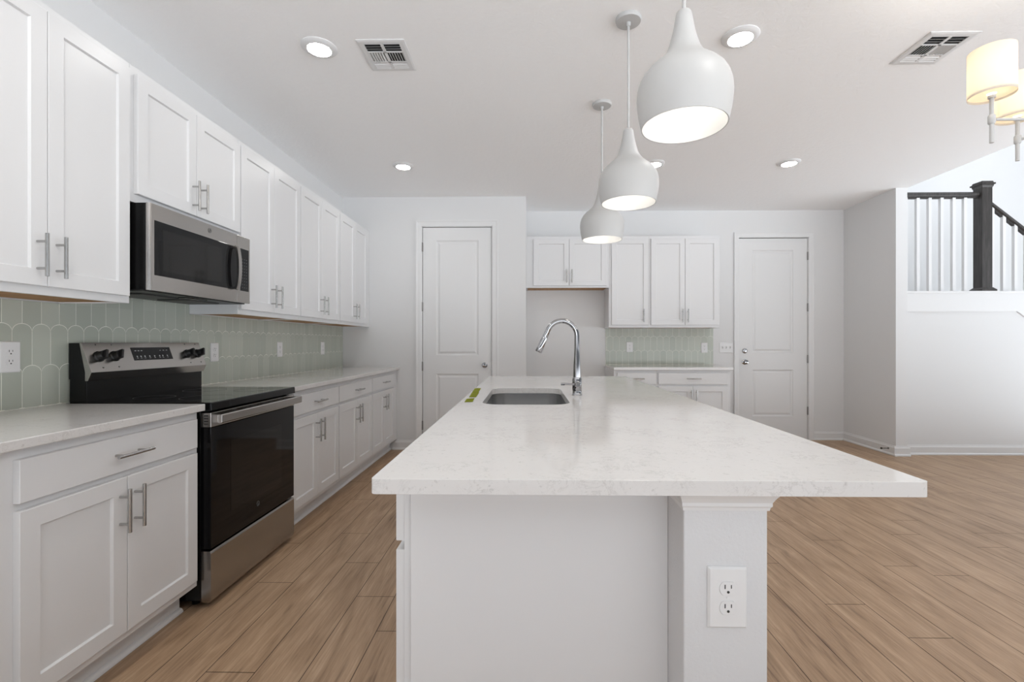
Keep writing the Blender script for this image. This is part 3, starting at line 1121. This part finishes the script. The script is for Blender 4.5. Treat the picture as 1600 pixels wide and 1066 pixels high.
pendant(1.530, 'white pendant with a bell shade, largest and nearest to the camera over the island')
pendant(2.372, 'white bell-shaped pendant hanging second, between the nearest and farthest pendants')
pendant(3.214, 'white bell-shaped pendant hanging lowest in view, nearest the fridge niche')

# ------------------------------------------------------------------ disc downlights
for x, y, lab in ((-1.141, 2.573, 'round ceiling light above the left cabinets, between camera and microwave, left of the square vent'),
                  (-1.139, 4.308, 'round ceiling light in front of the pantry door corner'),
                  (1.120, 2.522, 'round ceiling light just right of the nearest pendant'),
                  (1.136, 4.295, 'round ceiling light half hidden behind the middle pendant'),
                  (2.340, 4.294, 'round ceiling light in front of the far deadbolt door')):
    root = thing('disc_light', lab, 'ceiling light', (x, y, CZ), 0, 'round disc lights in the ceiling')
    if 'dl' not in CACHE:
        CACHE['dl'] = (MB().lathe([(.094, 0), (.094, -.004), (.088, -.009), (.070, -.0165), (.0625, -.0165), (.061, -.014), (.061, 0)], n=40, cap0=False, cap1=False).mesh('trim_ring'),
                       MB().lathe([(.0608, -.006), (.0608, -.0150), (.05, -.0168), (.0, -.0172)], n=40).mesh('lens'))
    put('trim_ring', CACHE['dl'][0], M_TRIM, root, smooth=40)
    put('lens', CACHE['dl'][1], M_LENS, root, smooth=40)


# ------------------------------------------------------------------ air vents (three-way registers)
def vent(cx, cy, label):
    root = thing('air_vent', label, 'air vent', (cx, cy, CZ), 0, 'square ceiling air vents')
    hx, hy = .130, .143
    ox, oy = .096, .112
    # frame: sloped flange round the opening
    rings = []
    for ax, ay, z in ((hx, hy, -.0003), (hx, hy, -.004), (hx - .012, hy - .012, -.007), (ox, oy, -.007), (ox, oy, -.0003)):
        rings.append([(-ax, -ay, z), (ax, -ay, z), (ax, ay, z), (-ax, ay, z)])
    fm = MB().loft(rings, False, False)
    fm.box(-.008, .008, -oy, oy, -.008, -.003)
    for y in (-.040, .052):
        fm.box(-ox, ox, y - .004, y + .004, -.008, -.003)
    put('frame', fm, M_TRIM, root)
    put('duct', MB().box(-ox, ox, -oy, oy, -.0012, -.0004), M_SLOT, root)

    def slat(p, q, dx, dy, parent):
        """thin blade from p to q (x,y), its lower edge leaning by dx,dy"""
        t = .0007
        nx, ny = (q[1] - p[1]), -(q[0] - p[0])
        l = math.hypot(nx, ny)
        nx, ny = nx / l * t, ny / l * t
        rr = []
        for (x, y) in (p, q):
            rr.append([(x + nx, y + ny, -.0015), (x - nx, y - ny, -.0015), (x + dx - nx, y + dy - ny, -.0095), (x + dx + nx, y + dy + ny, -.0095)])
        put('slat', MB().loft(rr), M_TRIM, parent)
    for sx in (-1, 1):
        xa, xb = sorted((sx * .009, sx * (ox - .001)))
        for i in range(3):
            slat((xa, -.104 + i * .021), (xb, -.104 + i * .021), 0, -.010, root)
        for i in range(3):
            slat((xa, .066 + i * .018), (xb, .066 + i * .018), 0, .010, root)
        for i in range(6):
            x = sx * (.016 + i * .0145)
            slat((x, -.035), (x, .047), sx * .0065, 0, root)
    return root


vent(-.790, 2.652, 'white square air vent in the ceiling right of a disc light, left of the pendants')
vent(2.222, 2.642, 'white square air vent in the ceiling beside the chandelier')

# ------------------------------------------------------------------ chandelier
root = thing('chandelier', 'white chandelier with cream drum shades, cut by the right frame edge', 'chandelier', (2.195, 1.80, 1.93))
z0 = 1.93
hub = MB().tube([(0, 0, .02), (0, 0, CZ - z0 - .012)], .009, 14)
hub.lathe([(.022, .06), (.026, .066), (.026, .108), (.022, .114)], n=24)
hub.lathe([(.062, CZ - z0 - .0006), (.062, CZ - z0 - .015), (.02, CZ - z0 - .024)], n=32)
put('stem', hub, M_PEND, root, smooth=40)
P = [(-.466, 0.0), (-.189, .18), (.466, 0.0), (.189, -.18)]
for (x, y) in P:
    ar = MB().tube([(0, 0, .087), (x * .5, y * .5, .087), (x * .97, y * .97, .087)], .0052, 10)
    ar.tube([(x, y, 0), (x, y, .17)], .0068, 14)
    ar.tube([(x, y, .070), (x, y, .074), (x, y, .100), (x, y, .104)], [.009, .0115, .0115, .009], 14)
    ar.tube([(x, y, .166), (x, y, .176), (x, y, .180)], [.012, .012, .007], 14)
    put('arm', ar, M_PEND, root, smooth=40)
    sh = MB()
    n = 40
    prof = [(.0685, .175), (.0685, .345), (.0675, .345), (.0675, .175)]
    rings = [[(x + r * math.cos(2 * PI * j / n), y + r * math.sin(2 * PI * j / n), z) for j in range(n)] for r, z in prof]
    sh.loft(rings + [rings[0]], False, False)
    so = put('lamp_shade', sh, M_SHADE, root, smooth=40)
    df = MB()
    rings = [[(x + r * math.cos(2 * PI * j / n), y + r * math.sin(2 * PI * j / n), z) for j in range(n)] for r, z in ((.014, .183), (.0672, .183), (.0672, .184), (.014, .184))]
    df.loft(rings + [rings[0]], False, False)
    put('diffuser', df, M_SHADE, so)
    lp = bpy.data.lights.new('chandelier_bulb', 'POINT')
    lp.energy = SHADE_W
    lp.color = (1, .93, .83)
    lp.shadow_soft_size = .022
    lo = bpy.data.objects.new('chandelier_bulb', lp)
    COL.objects.link(lo)
    lo.parent = root
    lo.location = (x, y, .265)

# ------------------------------------------------------------------ stair railing
root = thing('stair_railing', 'dark wood handrail and newel post with white square balusters on the half wall', 'railing', (XS1, YK + .06, 1.728))
ox, oy, oz = XS1, YK + .06, 1.728
sl = -.79
bt = MB().box(-.016, .016, -.016, .016, 0, 1.012).mesh('baluster')
for x in (4.035, 4.163, 4.289, 4.414, 4.540, 4.660):
    put('baluster', bt, M_TRIM, root, (x - ox, 0, 0))
NX, ND = 4.852, .053
for i, x in enumerate((4.945, 5.066, 5.187, 5.308, 5.429, 5.55, 5.671)):
    zt = 2.700 + sl * (x - 4.91) - .045 - oz
    zb = 0 if x < 5.195 else -.753 * (x - 5.195)
    xl = x - ox
    put('baluster', MB().prism([(xl - .016, zb + .008), (xl + .016, zb + .0), (xl + .016, zt + sl * .016), (xl - .016, zt - sl * .016)], 'y', -.016, .016), M_TRIM, root)


def rail_prof(c, dz):
    return [(c - .030, dz + .010), (c - .032, dz + .030), (c - .024, dz + .044), (c + .024, dz + .044), (c + .032, dz + .030), (c + .030, dz + .010), (c + .020, dz), (c - .020, dz)]


rb = MB().loft([[(x, y, z) for y, z in rail_prof(0, 1.014)] for x in (.001, NX - ND - ox)])
rb.box(.001, NX - ND - ox, -.016, .016, 1.002, 1.014)
hr = put('handrail', rb, M_DWOOD, root)
fl = MB()
xs = [4.035, 4.163, 4.289, 4.414, 4.540, 4.660]
for a, b in zip(xs[:-1], xs[1:]):
    fl.box(a + .018 - ox, b - .018 - ox, -.015, .015, .994, 1.003)
put('fillet', fl, M_DWOOD, hr)
za = 2.700 - oz
xa, xb = NX + ND - ox, 5.80 - ox
rb = MB().loft([[(x, y, z + za - .045 + sl * (x - xa)) for y, z in rail_prof(0, 0)] for x in (xa, xb)])
h2 = put('handrail', rb, M_DWOOD, root)
fl = MB()
xs = [4.945, 5.066, 5.187, 5.308, 5.429, 5.55, 5.671]
for a, b in zip(xs[:-1], xs[1:]):
    A, B = a + .02 - ox, b - .02 - ox
    fl.prism([(A, za - .066 + sl * (A - xa)), (B, za - .066 + sl * (B - xa)), (B, za - .044 + sl * (B - xa)), (A, za - .044 + sl * (A - xa))], 'y', -.015, .015)
put('fillet', fl, M_DWOOD, h2)
nx = NX - ox
nw = put('newel_post', MB().box(nx - ND, nx + ND, -ND, ND, 0, 1.135), M_DWOOD, root, bev=.002)
R = lambda h, z: [(nx - h, -h, z), (nx + h, -h, z), (nx + h, h, z), (nx - h, h, z)]
put('post_cap', MB().loft([R(.0535, 1.100), R(.060, 1.116), R(.061, 1.128), R(.071, 1.130), R(.071, 1.146), R(.060, 1.150), R(.056, 1.166), R(.001, 1.170)]), M_DWOOD, nw)
put('post_base', MB().loft([R(.078, 0), R(.078, .018), R(.066, .030), R(.056, .042)]), M_DWOOD, nw)

# ------------------------------------------------------------------ door stop
root = thing('door_stop', 'small black-tipped door stop on the baseboard of the short side wall', 'door stop', (XS0 - .0135, 5.105, .064))
put('rod', MB().tube([(0, 0, 0), (-.006, 0, 0), (-.007, 0, 0), (-.070, 0, 0)], [.011, .010, .005, .005], 12), M_HINGE, root, smooth=40)
put('tip', MB().tube([(-.068, 0, 0), (-.070, 0, 0), (-.080, 0, 0), (-.082, 0, 0)], [.007, .0095, .0095, .006], 12), M_BPLAST, root, smooth=40)
